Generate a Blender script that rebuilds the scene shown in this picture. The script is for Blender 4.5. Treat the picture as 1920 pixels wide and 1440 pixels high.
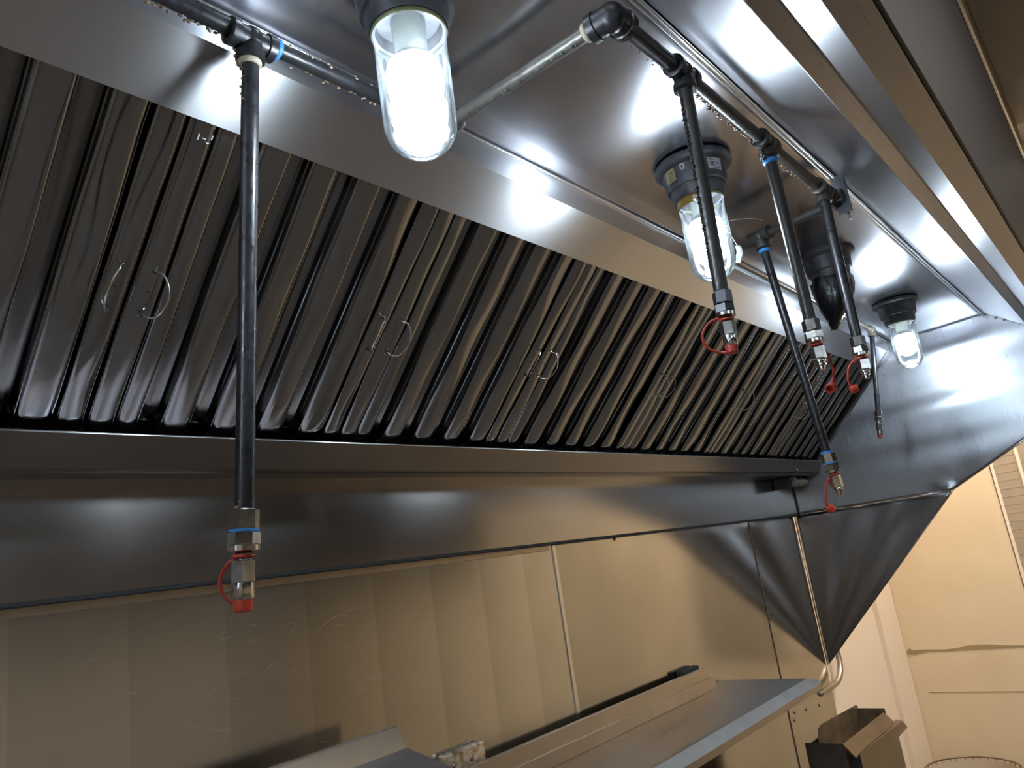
import bpy, bmesh, math, random
from mathutils import Vector, Matrix
from math import sin, cos, pi, radians
random.seed(7)
S = bpy.context.scene
for o in list(bpy.data.objects): bpy.data.objects.remove(o)

# ---------------------------------------------------------------- camera
ZC = 1.75                                   # lens height above the floor
R2 = Vector((0.64236, -0.75347, -0.14000)); U2 = Vector((-0.09021, -0.25540, 0.96262)); FW = Vector((0.76106, 0.60571, 0.23142))
FW.normalize(); R2 = (R2 - FW*R2.dot(FW)).normalized(); U2 = R2.cross(FW)
cam = bpy.data.cameras.new('camera'); camo = bpy.data.objects.new('camera', cam); S.collection.objects.link(camo)
camo.matrix_world = Matrix(((R2.x, U2.x, -FW.x, 0), (R2.y, U2.y, -FW.y, 0), (R2.z, U2.z, -FW.z, ZC), (0, 0, 0, 1)))
cam.sensor_width = 36; cam.lens = 1431.6*36/1920; cam.clip_start = 0.02; cam.clip_end = 60
S.camera = camo
# ---------------------------------------------------------------- world, exposure
W = bpy.data.worlds.new('world'); S.world = W; W.use_nodes = True
W.node_tree.nodes['Background'].inputs[0].default_value = (1.0, 0.92, 0.82, 1); W.node_tree.nodes['Background'].inputs[1].default_value = 0.05
S.view_settings.view_transform = 'Standard'; S.view_settings.look = 'None'; S.view_settings.gamma = 1
S.view_settings.use_curve_mapping = False; S.view_settings.exposure = 0.3
BULB = 98.0        # emission strength of the hood bulbs
PANEL = 24.0        # emission strength of the added, unseen ceiling lights
# ---------------------------------------------------------------- node helpers
def mat(name, base=(.5, .5, .5), metal=0.0, rough=.5, aniso=0.0, tangent=None, bump=None, brush=None, blotch=None, coat=0, spec=None, rvar=None):
    """brush=(axis scale vector, strength) fine stretched noise; bump=(scale,strength,dist); blotch=(scale,colour2,amount)"""
    m = bpy.data.materials.new(name); m.use_nodes = True; nt = m.node_tree; N = nt.nodes; L = nt.links
    p = N['Principled BSDF']; p.inputs['Base Color'].default_value = (*base, 1); p.inputs['Metallic'].default_value = metal
    p.inputs['Roughness'].default_value = rough
    if coat: p.inputs['Coat Weight'].default_value = coat
    if spec is not None: p.inputs['Specular IOR Level'].default_value = spec
    tc = N.new('ShaderNodeTexCoord')
    if aniso:
        p.inputs['Anisotropic'].default_value = aniso
        c = N.new('ShaderNodeCombineXYZ')
        for i in range(3): c.inputs[i].default_value = tangent[i]
        L.new(c.outputs[0], p.inputs['Tangent'])
    nrm = None
    if brush:
        mp = N.new('ShaderNodeMapping'); mp.inputs['Scale'].default_value = brush[0]; L.new(tc.outputs['Object'], mp.inputs[0])
        n = N.new('ShaderNodeTexNoise'); n.inputs['Scale'].default_value = 1; n.inputs['Detail'].default_value = 3; L.new(mp.outputs[0], n.inputs['Vector'])
        b = N.new('ShaderNodeBump'); b.inputs['Strength'].default_value = brush[1]; b.inputs['Distance'].default_value = .0005
        L.new(n.outputs['Fac'], b.inputs['Height']); nrm = b
        mr = N.new('ShaderNodeMapRange'); mr.inputs['To Min'].default_value = max(.02, rough*.93); mr.inputs['To Max'].default_value = rough*1.07
        L.new(n.outputs['Fac'], mr.inputs[0]); L.new(mr.outputs[0], p.inputs['Roughness'])
    if bump:
        n = N.new('ShaderNodeTexNoise'); n.inputs['Scale'].default_value = bump[0]; n.inputs['Detail'].default_value = 3; L.new(tc.outputs['Object'], n.inputs['Vector'])
        b = N.new('ShaderNodeBump'); b.inputs['Strength'].default_value = bump[1]; b.inputs['Distance'].default_value = bump[2]
        L.new(n.outputs['Fac'], b.inputs['Height'])
        if nrm: L.new(nrm.outputs[0], b.inputs['Normal'])
        nrm = b
    if nrm: L.new(nrm.outputs[0], p.inputs['Normal'])
    if rvar:
        n = N.new('ShaderNodeTexNoise'); n.inputs['Scale'].default_value = rvar[0]; n.inputs['Detail'].default_value = 5; L.new(tc.outputs['Object'], n.inputs['Vector'])
        mr = N.new('ShaderNodeMapRange'); mr.inputs[1].default_value = .35; mr.inputs[2].default_value = .65; mr.inputs['To Min'].default_value = rvar[1]; mr.inputs['To Max'].default_value = rvar[2]
        L.new(n.outputs['Fac'], mr.inputs[0]); L.new(mr.outputs[0], p.inputs['Roughness'])
    if blotch:
        n = N.new('ShaderNodeTexNoise'); n.inputs['Scale'].default_value = blotch[0]; n.inputs['Detail'].default_value = 6; L.new(tc.outputs['Object'], n.inputs['Vector'])
        cr = N.new('ShaderNodeValToRGB'); cr.color_ramp.elements[0].position = .5-.5*blotch[2]; cr.color_ramp.elements[1].position = .5+.2*blotch[2]
        cr.color_ramp.elements[0].color = (*blotch[1], 1); cr.color_ramp.elements[1].color = (*base, 1)
        L.new(n.outputs['Fac'], cr.inputs[0]); L.new(cr.outputs[0], p.inputs['Base Color'])
    return m
def emit(name, col, s):
    m = bpy.data.materials.new(name); m.use_nodes = True; nt = m.node_tree; nt.nodes.remove(nt.nodes['Principled BSDF'])
    e = nt.nodes.new('ShaderNodeEmission'); e.inputs[0].default_value = (*col, 1); e.inputs[1].default_value = s
    nt.links.new(e.outputs[0], nt.nodes['Material Output'].inputs[0]); return m
X_BR = (2.0, 420, 420); Y_BR = (420, 2.0, 420)
M = {}
M['ceil'] = mat('brushed_steel_ceiling', (.64, .64, .69), 1, .24, .75, (0, 1, 0), brush=(X_BR, .015), blotch=(2.5, (.53, .53, .58), .6), coat=.35)
M['slope'] = mat('brushed_steel_slope', (.70, .70, .74), 1, .31, .6, (0, 1, .7), brush=(X_BR, .015))
M['strip'] = mat('brushed_steel_strip', (.66, .66, .68), 1, .29, .75, (0, 1, -1), brush=(X_BR, .02))
M['endp'] = mat('brushed_steel_end', (.42, .43, .46), 1, .28, .55, (0, 1, 0), brush=((420, 420, 2.0), .015))
M['skirt'] = mat('brushed_steel_skirt', (.34, .34, .36), 1, .22, .5, (0, 0, 1), brush=((420, 420, 3), .02))
M['back'] = mat('brushed_steel_back', (.50, .48, .465), 1, .16, .6, (0, 0, 1), brush=(X_BR, .02))
M['trough'] = mat('steel_trough', (.20, .195, .20), 1, .24, .5, (0, 0, 1), brush=(X_BR, .02))
M['face'] = mat('front_face_dark_reflection', (.035, .034, .040), 0, .5, blotch=(2, (.028, .027, .032), .8), spec=.2)  # dark reflection of the room put into the colour of this panel
M['scratch'] = mat('bright_scratch', (.55, .52, .46), 0, .5)
M['lip'] = mat('brushed_steel_lip', (.38, .375, .375), 1, .28, .4, (1, 0, 0), brush=(X_BR, .015))
M['soffit'] = mat('added_soffit_dark', (.055, .052, .05), 0, .6)  # for the soffits added to darken what the steel reflects
M['encl'] = mat('enclosure_warm_reflection', (.20, .145, .10), 0, .5, blotch=(3, (.15, .11, .08), .8), spec=.25)  # warm brown reflection put into the panel's colour
M['hem'] = mat('steel_hem', (.85, .85, .86), 1, .22)
M['filter'] = mat('greasy_filter_steel', (.30, .305, .32), 1, .15, bump=(30, .10, .002), rvar=(14, .09, .22), coat=.5)
M['filterback'] = mat('greasy_filter_steel_rear', (.24, .24, .245), 1, .2, bump=(30, .12, .002))
M['dark'] = mat('dark_void', (.02, .02, .022), 0, .6)
M['pipe'] = mat('black_iron_pipe', (.035, .034, .037), .55, .30, bump=(160, .25, .001), rvar=(60, .22, .45))
M['dirtypipe'] = mat('greasy_iron_pipe', (.05, .045, .040), .4, .36, bump=(120, .5, .002), blotch=(70, (.03, .028, .03), .9))
M['worn'] = mat('worn_grey_pipe', (.13, .12, .105), .5, .42, bump=(90, .5, .002), blotch=(60, (.08, .075, .065), .8))
M['lump'] = mat('grease_lump', (.16, .09, .05), 0, .18, blotch=(90, (.30, .24, .17), .7), coat=.6)
M['chrome'] = mat('chrome_nut', (.72, .71, .68), 1, .16, bump=(60, .1, .001), blotch=(90, (.42, .40, .36), .5))
M['darknut'] = mat('dark_nut', (.10, .10, .11), .8, .35, bump=(90, .3, .001))
M['rubber'] = mat('red_rubber', (.52, .055, .025), 0, .42, bump=(100, .2, .001), blotch=(60, (.30, .03, .02), .6))
M['blue'] = mat('blue_thread_tape', (.04, .22, .60), 0, .45)
M['white'] = mat('white_thread_tape', (.34, .29, .21), 0, .6)
M['housing'] = mat('black_light_housing', (.045, .047, .055), 0, .45, bump=(80, .4, .002), blotch=(40, (.12, .12, .13), .5))
M['porcelain'] = mat('white_socket', (.20, .21, .20), 0, .35)
M['gold'] = mat('gold_label', (.46, .37, .20), .3, .45, blotch=(80, (.30, .24, .14), .6))
M['label'] = mat('pale_label', (.52, .52, .52), 0, .45, blotch=(60, (.35, .35, .36), .6))
M['ink'] = mat('label_ink', (.05, .05, .05), 0, .6)
M['bag'] = mat('black_film', (.008, .009, .012), 0, .28, bump=(18, .8, .01))
M['glint'] = mat('film_edge_glint', (.75, .76, .78), 1, .25)
M['yellow'] = mat('yellow_wall_paint', (.76, .61, .41), 0, .42, bump=(25, .05, .002), blotch=(5, (.71, .56, .37), .6))
M['cream'] = mat('cream_wall_panel', (.84, .71, .57), 0, .40, bump=(15, .03, .002))
M['stain'] = mat('wall_scuff', (.36, .26, .13), 0, .6)
M['louver'] = mat('louver_beige', (.55, .46, .34), 0, .5)
M['ceilroom'] = mat('kitchen_ceiling', (.22, .20, .18), 0, .7)
M['floor'] = mat('quarry_tile_floor', (.11, .105, .10), 0, .5, blotch=(6, (.08, .07, .065), .6))
M['farwall'] = mat('kitchen_wall', (.42, .385, .335), 0, .6)
M['wire'] = mat('bright_wire', (.80, .78, .74), 1, .18)
M['shelf'] = mat('shelf_steel', (.50, .46, .42), 1, .30, .4, (1, 0, 0), brush=(X_BR, .08), blotch=(7, (.40, .36, .31), .7))
M['bevel'] = mat('shelf_bevel_highlight', (.84, .83, .82), .85, .42, blotch=(14, (.68, .67, .66), .7))  # lighter than the shelf steel, with the bevel's highlight put into the colour
M['cap'] = mat('counter_upstand_steel', (.66, .57, .46), 1, .34, blotch=(10, (.58, .49, .38), .6))
M['counter'] = mat('counter_top_steel', (.52, .51, .55), 1, .33, blotch=(8, (.44, .42, .45), .6))
M['box'] = mat('dirty_outlet_plate', (.66, .58, .46), .6, .35, blotch=(70, (.22, .13, .06), .45))
M['screw'] = mat('screw_head', (.30, .27, .24), 1, .25)
M['fryer'] = mat('fryer_steel', (.30, .25, .20), 1, .32, blotch=(9, (.20, .16, .13), .7))
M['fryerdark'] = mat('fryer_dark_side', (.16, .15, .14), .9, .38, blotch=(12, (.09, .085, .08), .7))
M['grime'] = mat('baked_grime', (.27, .19, .12), .4, .35, bump=(60, .6, .003), blotch=(28, (.03, .025, .02), 1.0))
M['conduit'] = mat('grey_conduit', (.50, .46, .40), .9, .35, blotch=(50, (.32, .28, .22), .6))
M['fixture'] = mat('added_light_frame', (.75, .74, .70), 0, .5)
M['bulb'] = emit('lit_bulb', (.80, .89, 1.0), BULB)
M['diffuser_bright'] = emit('added_light_warm_bright', (1.0, .90, .78), PANEL*1.5)  # stronger, for the light added to brighten the yellow wall
M['diffuser'] = emit('added_light_warm', (1.0, .93, .83), PANEL)

def sheet_mat(name, base, rough, band=False, scratches=.5):
    m = mat(name, base, 1, rough, .6, (0, 0, 1), brush=(X_BR, .02)); nt = m.node_tree; N = nt.nodes; L = nt.links; p = N['Principled BSDF']
    tc = N.new('ShaderNodeTexCoord')
    n = N.new('ShaderNodeTexNoise'); n.inputs['Scale'].default_value = 3; n.inputs['Detail'].default_value = 4; L.new(tc.outputs['Object'], n.inputs['Vector'])
    mr = N.new('ShaderNodeMapRange'); mr.inputs[1].default_value = .3; mr.inputs[2].default_value = .7; mr.inputs[3].default_value = .86; mr.inputs[4].default_value = 1.05; L.new(n.outputs['Fac'], mr.inputs[0])
    fac = mr.outputs[0]
    if band:                                   # vertical tone bands, 154 mm wide, each brightening across its width
        sx = N.new('ShaderNodeSeparateXYZ'); L.new(tc.outputs['Object'], sx.inputs[0])
        a = N.new('ShaderNodeMath'); a.operation = 'ADD'; a.inputs[1].default_value = 10*.154-.664; L.new(sx.outputs[0], a.inputs[0])
        d = N.new('ShaderNodeMath'); d.operation = 'DIVIDE'; d.inputs[1].default_value = .154; L.new(a.outputs[0], d.inputs[0])
        f = N.new('ShaderNodeMath'); f.operation = 'FRACT'; L.new(d.outputs[0], f.inputs[0])
        r2 = N.new('ShaderNodeMapRange'); r2.inputs[3].default_value = .89; r2.inputs[4].default_value = 1.02; L.new(f.outputs[0], r2.inputs[0])
        mu = N.new('ShaderNodeMath'); mu.operation = 'MULTIPLY'; L.new(fac, mu.inputs[0]); L.new(r2.outputs[0], mu.inputs[1]); fac = mu.outputs[0]
    mx = N.new('ShaderNodeMix'); mx.data_type = 'RGBA'; mx.blend_type = 'MULTIPLY'; mx.inputs[0].default_value = 1
    mx.inputs[6].default_value = (*base, 1); cc = N.new('ShaderNodeCombineColor')
    for i in range(3): L.new(fac, cc.inputs[i])
    L.new(cc.outputs[0], mx.inputs[7]); L.new(mx.outputs[2], p.inputs['Base Color'])
    return m
M['sheetL'] = sheet_mat('wall_sheet_banded', (.72, .70, .66), .17, True)
M['sheetR'] = sheet_mat('wall_sheet_plain', (.54, .52, .485), .14)

def glass_mat(name, tint, dirt):
    m = bpy.data.materials.new(name); m.use_nodes = True; nt = m.node_tree; N = nt.nodes; L = nt.links; N.remove(N['Principled BSDF'])
    out = N['Material Output']
    tr = N.new('ShaderNodeBsdfTransparent'); tr.inputs[0].default_value = (*tint, 1)
    gl = N.new('ShaderNodeBsdfGlossy'); gl.inputs['Roughness'].default_value = .05
    tl = N.new('ShaderNodeBsdfTranslucent'); tl.inputs[0].default_value = (.80, .93, .97, 1)
    df = N.new('ShaderNodeBsdfDiffuse'); df.inputs[0].default_value = (.55, .62, .60, 1)
    tc = N.new('ShaderNodeTexCoord'); n = N.new('ShaderNodeTexNoise'); n.inputs['Scale'].default_value = 70; n.inputs['Detail'].default_value = 6
    mp = N.new('ShaderNodeMapping'); mp.inputs['Scale'].default_value = (1, 1, .5); L.new(tc.outputs['Object'], mp.inputs[0]); L.new(mp.outputs[0], n.inputs['Vector'])
    mr = N.new('ShaderNodeMapRange'); mr.inputs[1].default_value = .42; mr.inputs[2].default_value = .68; mr.inputs[3].default_value = dirt*.45; mr.inputs[4].default_value = dirt*2.2; L.new(n.outputs['Fac'], mr.inputs[0])
    lw = N.new('ShaderNodeLayerWeight'); lw.inputs[0].default_value = .35
    ad = N.new('ShaderNodeMath'); ad.operation = 'MULTIPLY_ADD'; ad.inputs[1].default_value = .022; ad.use_clamp = True; L.new(lw.outputs['Facing'], ad.inputs[0]); L.new(mr.outputs[0], ad.inputs[2])
    m0 = N.new('ShaderNodeMixShader'); m0.inputs[0].default_value = .6; L.new(df.outputs[0], m0.inputs[1]); L.new(tl.outputs[0], m0.inputs[2])
    m1 = N.new('ShaderNodeMixShader'); L.new(ad.outputs[0], m1.inputs[0]); L.new(tr.outputs[0], m1.inputs[1]); L.new(m0.outputs[0], m1.inputs[2])
    fr = N.new('ShaderNodeFresnel'); fr.inputs[0].default_value = 1.45
    m2 = N.new('ShaderNodeMixShader'); L.new(fr.outputs[0], m2.inputs[0]); L.new(m1.outputs[0], m2.inputs[1]); L.new(gl.outputs[0], m2.inputs[2])
    L.new(m2.outputs[0], out.inputs[0]); return m
M['glass'] = glass_mat('dirty_jar_glass', (.90, .97, .98), .010)
M['rim'] = mat('yellowed_glass_rim', (.20, .21, .10), 0, .25, coat=.5)
M['rimorange'] = mat('grease_orange_rim', (.30, .18, .03), 0, .25, coat=.5)

# ---------------------------------------------------------------- object helpers
ORG = {}
def link(o, parent=None):
    S.collection.objects.link(o)
    if parent is not None: o.parent = parent
    return o
def thing(name, label, cat, loc=(0, 0, 0), group=None):
    o = bpy.data.objects.new(name, None); o.empty_display_size = .05; o.location = loc; link(o)
    o['label'] = label; o['category'] = cat
    if group: o['group'] = group
    ORG[o.name] = Vector(loc); return o
def obj(name, bm, m, parent=None, smooth=False, label=None):
    """world-space bmesh -> one mesh object; children are stored relative to the thing's base"""
    bmesh.ops.recalc_face_normals(bm, faces=bm.faces)
    og = ORG.get(parent.name) if parent is not None else None
    if og is None and parent is None:
        xs = [v.co for v in bm.verts]
        og = Vector((sum(v.x for v in xs)/len(xs), sum(v.y for v in xs)/len(xs), min(v.z for v in xs)))
    bmesh.ops.translate(bm, verts=bm.verts, vec=-og)
    me = bpy.data.meshes.new(name); bm.to_mesh(me); bm.free()
    if smooth:
        for p in me.polygons: p.use_smooth = True
        if smooth is not True:
            me.set_sharp_from_angle(angle=radians(smooth))
    me.materials.append(M[m]); o = bpy.data.objects.new(name, me); link(o, parent)
    ORG[o.name] = og
    if parent is None: o.location = og
    if label: o['label'] = label
    return o
def tag(o, label, cat, group=None):
    o['label'] = label; o['category'] = cat
    if group: o['group'] = group
    return o
def struct(name, bm, m, label=None, parent=None):
    o = obj(name, bm, m, parent)
    if parent is None:
        o['kind'] = 'structure'; o['label'] = label; o['category'] = name.split('_')[0]
    return o
def NB(): return bmesh.new()
def merge(bm, tmp):
    me = bpy.data.meshes.new('t'); tmp.to_mesh(me); tmp.free(); bm.from_mesh(me); bpy.data.meshes.remove(me)
def box(bm, a, b, bev=0, seg=2):
    t = NB(); bmesh.ops.create_cube(t, size=1)
    for v in t.verts: v.co = Vector([(a[i]+b[i])/2 + v.co[i]*abs(b[i]-a[i]) for i in range(3)])
    if bev: bmesh.ops.bevel(t, geom=t.edges[:], offset=bev, segments=seg, affect='EDGES', profile=.5)
    merge(bm, t); return bm
def frame(axis, ref=None):
    a = Vector(axis).normalized(); r = Vector(ref) if ref else (Vector((0, 0, 1)) if abs(a.z) < .9 else Vector((1, 0, 0)))
    u = (r - a*r.dot(a)).normalized(); return a, u, a.cross(u)
def lathe(bm, o, axis, prof, seg=32, ref=None, a0=0, a1=2*pi, caps=True):
    """prof: (distance along axis, radius[, segs ignored])"""
    a, u, w = frame(axis, ref); o = Vector(o); full = abs(a1-a0-2*pi) < 1e-6; n = seg if full else seg+1; rings = []
    for t, r in prof:
        rings.append([bm.verts.new(o + a*t + (u*cos(a0+(a1-a0)*i/seg) + w*sin(a0+(a1-a0)*i/seg))*r) for i in range(n)])
    for A, B in zip(rings, rings[1:]):
        for i in range(seg): bm.faces.new((A[i], A[(i+1) % n], B[(i+1) % n], B[i]))
    if caps and full:
        if prof[0][1] > 1e-6: bm.faces.new(rings[0][::-1])
        if prof[-1][1] > 1e-6: bm.faces.new(rings[-1])
    bmesh.ops.remove_doubles(bm, verts=bm.verts, dist=1e-7)
    return bm
def spline(pts, sub=8):
    P = [Vector(p) for p in pts]; out = []
    for i in range(len(P)-1):
        p0 = P[max(i-1, 0)]; p1 = P[i]; p2 = P[i+1]; p3 = P[min(i+2, len(P)-1)]
        for k in range(sub):
            t = k/sub; out.append(.5*((2*p1)+(p2-p0)*t+(2*p0-5*p1+4*p2-p3)*t*t+(3*p1-p0-3*p2+p3)*t**3))
    out.append(P[-1]); return out
def tube(bm, pts, r, seg=12, flat=1.0, closed=False):
    """round (or flattened) tube along a polyline"""
    pts = [Vector(p) for p in pts]; n = len(pts); rings = []
    t = (pts[1]-pts[0]).normalized(); a, u, w = frame(t)
    for i, p in enumerate(pts):
        if closed: tt = (pts[(i+1) % n]-pts[i-1]).normalized()
        else: tt = (pts[min(i+1, n-1)]-pts[max(i-1, 0)]).normalized()
        u = (u - tt*u.dot(tt)).normalized(); w = tt.cross(u); rr = r[i] if isinstance(r, (list, tuple)) else r
        rings.append([bm.verts.new(p + u*cos(2*pi*k/seg)*rr + w*sin(2*pi*k/seg)*rr*flat) for k in range(seg)])
    m = n if closed else n-1
    for i in range(m):
        A = rings[i]; B = rings[(i+1) % n]
        for k in range(seg): bm.faces.new((A[k], A[(k+1) % seg], B[(k+1) % seg], B[k]))
    if not closed: bm.faces.new(rings[0][::-1]); bm.faces.new(rings[-1])
    return bm
def ball(bm, c, r, sub=2, sc=(1, 1, 1)):
    t = NB(); bmesh.ops.create_icosphere(t, subdivisions=sub, radius=r)
    for v in t.verts: v.co = Vector((v.co.x*sc[0], v.co.y*sc[1], v.co.z*sc[2])) + Vector(c)
    merge(bm, t); return bm
def plate(bm, pts, n, th):
    """flat polygon given by world points, thickened along n"""
    A = [bm.verts.new(Vector(p)) for p in pts]; B = [bm.verts.new(Vector(p)+Vector(n)*th) for p in pts]; k = len(A)
    bm.faces.new(A); bm.faces.new(B[::-1])
    for i in range(k): bm.faces.new((A[i], B[i], B[(i+1) % k], A[(i+1) % k]))
    return bm
def folded(bm, prof, x0, x1, th, nx=1):
    """sheet metal folded in the y-z plane, running along x, prof = [(y,z)...] with thickness to the left of travel"""
    P = [Vector((0, y, zz+ZC)) for y, zz in prof]; n = len(P); off = []
    for i in range(n):
        d0 = (P[i]-P[i-1]).normalized() if i else (P[1]-P[0]).normalized(); d1 = (P[i+1]-P[i]).normalized() if i < n-1 else d0
        b = Vector((0, -(d0.z+d1.z), d0.y+d1.y)).normalized(); k = max(.3, b.dot(Vector((0, -d0.z, d0.y)))); off.append(b*th/k)
    cols = []
    for s in range(nx+1):
        x = Vector((x0+(x1-x0)*s/nx, 0, 0)); cols.append(([bm.verts.new(x+p) for p in P], [bm.verts.new(x+p+o) for p, o in zip(P, off)]))
    for (a, b), (c, d) in zip(cols, cols[1:]):
        for i in range(n-1):
            bm.faces.new((a[i], a[i+1], c[i+1], c[i])); bm.faces.new((b[i+1], b[i], d[i], d[i+1]))
        bm.faces.new((a[0], c[0], d[0], b[0])); bm.faces.new((a[-1], b[-1], d[-1], c[-1]))
    for a, b in (cols[0], cols[-1]):
        for i in range(n-1): bm.faces.new((a[i], b[i], b[i+1], a[i+1]))
    return bm
def warped(bm, P, nu, nv, th, f):
    """grid sheet: P(u,v) world point, f(u,v) offset vector (real dents and bows in the metal)"""
    rows = []; back = []
    for i in range(nu+1):
        rows.append([bm.verts.new(P(i/nu, j/nv)+f(i/nu, j/nv)) for j in range(nv+1)])
        back.append([bm.verts.new(P(i/nu, j/nv)+f(i/nu, j/nv)+th) for j in range(nv+1)])
    for g in (rows, back):
        for i in range(nu):
            for j in range(nv): bm.faces.new((g[i][j], g[i+1][j], g[i+1][j+1], g[i][j+1]))
    for i in range(nu):
        for j in (0, nv): bm.faces.new((rows[i][j], rows[i+1][j], back[i+1][j], back[i][j]))
    for j in range(nv):
        for i in (0, nu): bm.faces.new((rows[i][j], rows[i][j+1], back[i][j+1], back[i][j]))
    return bm
def z(v): return v + ZC                       # heights below are measured from lens height
def V(x, y, zz): return Vector((x, y, zz+ZC))

XL, X1 = -1.55, 3.27                          # hood interior ends
WY = 1.20                                     # face of the back wall sheets
XR = 4.36                                     # right kitchen wall
# ================================================================ room shell
struct('floor', box(NB(), (-3.2, -4.2, -.1), (XR+.1, 1.4, 0)), 'floor', 'dark red brown tiled kitchen floor under the hood')
struct('ceiling', box(NB(), (-3.2, -4.2, z(1.32)), (XR+.1, 1.4, z(1.42))), 'ceilroom', 'plain beige kitchen ceiling above the steel hood')
struct('wall_back', box(NB(), (-3.2, WY+.014, 0), (XR+.1, WY+.12, z(1.42))), 'cream', 'smooth cream wall behind the steel sheets, bare right of the hood')
struct('wall_left', box(NB(), (-3.2, -4.2, 0), (-3.1, 1.3, z(1.42))), 'farwall', 'tan kitchen wall far left of the hood')
struct('wall_front', box(NB(), (-3.2, -4.2, 0), (XR+.1, -4.1, z(1.42))), 'farwall', 'tan kitchen wall opposite the hood')
wr = struct('wall_right', box(NB(), (XR, -4.2, 0), (XR+.1, 1.3, z(1.42))), 'yellow', 'ochre yellow painted wall right of the hood with a long grey scuff')
struct('trim_2', box(NB(), (-3.1, -4.1, z(.16)), (XR-.35, -3.6, z(1.32))), 'soffit', 'added dark soffit, unseen, along the top of the wall opposite the hood')  # added, unseen, so the steel has something dark to reflect
struct('trim_3', box(NB(), (XR-.35, -4.1, z(.16)), (XR-.001, -1.6, z(1.32))), 'soffit', 'added dark soffit, unseen, along the top of the yellow wall away from the hood')  # continues the added soffit along the side wall, unseen
# scuff and hairline on the yellow wall
bm = NB(); pts = [(1.185, -.690), (1.17, -.676), (1.155, -.684), (1.09, -.685), (1.0, -.688), (.95, -.684), (.92, -.676), (.87, -.672), (.80, -.674), (.72, -.682), (.62, -.684), (.60, -.689), (.70, -.692), (.80, -.693), (.87, -.695), (.95, -.695), (1.0, -.697), (1.09, -.696), (1.15, -.708), (1.18, -.706)]
plate(bm, [V(XR-.002, y, zz) for y, zz in pts], (1, 0, 0), .0021)
obj('paint_scuff', bm, 'stain', wr)
bm = NB(); box(bm, (XR-.0015, .55, z(-.889)), (XR+.001, 1.13, z(-.886))); obj('paint_crack', bm, 'stain', wr)
# cream corner board and its groove
bm = NB(); box(bm, (4.075, WY-.012, 0), (XR-.003, WY+.016, z(1.3)), .003)
struct('trim_1', bm, 'cream', 'wide flat cream corner board beside the yellow wall')

# ================================================================ steel wall sheets behind the cooking line
def wall_sheet(x0, x1, m, label, screws, seam=None):
    t = thing('wall_sheet', label, 'wall panel', ((x0+x1)/2, WY, z(-1.0)), 'stainless sheets on the back wall')
    bm = NB(); box(bm, (x0, WY, z(-1.0)), (x1, WY+.013, z(.30)), .0012, 1); obj('sheet', bm, m, t)
    for sx, sz in screws:
        b = NB(); lathe(b, (sx, WY+.001, z(sz)), (0, -1, 0), [(0, .006), (.0022, .0058), (.0042, .0035), (.005, 0)], 14)
        obj('screw', b, 'screw', t, True)
    if seam:
        b = NB(); box(b, (seam-.007, WY-.003, z(-1.0)), (seam+.007, WY+.001, z(.20)), .001, 1); obj('joint_strip', b, 'hem', t)
    return t
wall_sheet(XL-.3, 1.572, 'sheetL', 'long scratched stainless sheet with vertical tone bands, leftmost on the back wall', [], None)
WS = bpy.data.objects['wall_sheet']
b = NB(); rs = random.Random(3)
for k in range(60):
    cx = rs.gauss(.95, .32); cz = .0-abs(rs.gauss(0, .13)); a0 = rs.gauss(.15, .35); ln = rs.uniform(.006, .035) if k > 4 else rs.uniform(.07, .11); cv = rs.uniform(-6, 6)*ln
    if not -.2 < cx < 1.4: continue
    pts = [V(cx+cos(a0+cv*q_)*ln*q_, WY-.0001, cz+sin(a0+cv*q_)*ln*q_) for q_ in (-.5, -.25, 0, .25, .5)]
    tube(b, pts, .00014, 4)
so = obj('scratches', b, 'scratch', WS); so['kind'] = 'stuff'
b = NB(); box(b, (XL, WY-.0035, z(.028)), (1.560, WY+.001, z(.05)), .001, 1); obj('top_trim', b, 'cap', WS)
wall_sheet(1.5765, 2.788, 'sheetR', 'smooth tan stainless sheet right of the banded one, behind the long steel shelf', [(1.866, .038), (2.77, .046)], 1.577)
wall_sheet(2.802, 3.262, 'sheetR', 'narrow stainless sheet at the right end beside the bare cream wall',
           [(2.834, -.296), (2.815, -.316), (2.834, -.666), (2.85, -.645), (2.959, -.658), (3.095, -.674)], None)

# ================================================================ the hood
hood = thing('exhaust_hood', 'large stainless steel kitchen exhaust hood canopy over the cooking line', 'exhaust hood', ((XL+X1)/2, .63, z(.048)))
# flat roof panel between the lights: real shallow dents bend the lamp reflections
def cw(u, v):
    x = XL+(X1-XL)*u; y = .336+(.682-.336)*v
    e = math.sin(pi*v)
    return Vector((0, 0, e*(.0032*sin(5.1*x+.6)+.0022*sin(9.7*x+6*y+1.1)+.0012*sin(17*x-13*y))))
bm = NB(); warped(bm, lambda u, v: V(XL+(X1-XL)*u, .336+(.682-.336)*v, .666), 180, 18, Vector((0, 0, .0015)), cw)
obj('ceiling_panel', bm, 'ceil', hood, True)
bm = NB(); folded(bm, [(.6785, .668), (.6785, .617), (.7376, .5555), (.745, .5625)], XL, X1, .0015)
obj('filter_retainer', bm, 'strip', hood)
bm = NB(); tube(bm, [V(XL, .676, .6635), V(X1, .676, .6635)], .0035, 8)
obj('roof_seam', bm, 'hem', hood, True)
def sw(u, v):
    x = XL+(X1-XL)*u; e = math.sin(pi*v)
    k = max(0, min(1, (x-2.3)/.9))
    return Vector((0, -.57, -.82))*e*(.0012*sin(4*x)+k*.0035*sin(21*x+9*v))
bm = NB(); warped(bm, lambda u, v: V(XL+(X1-XL)*u, .336-.274*v, .668-.196*v), 200, 14, Vector((0, -.0009, .0012)), sw)
obj('front_slope_panel', bm, 'slope', hood, True)
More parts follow.
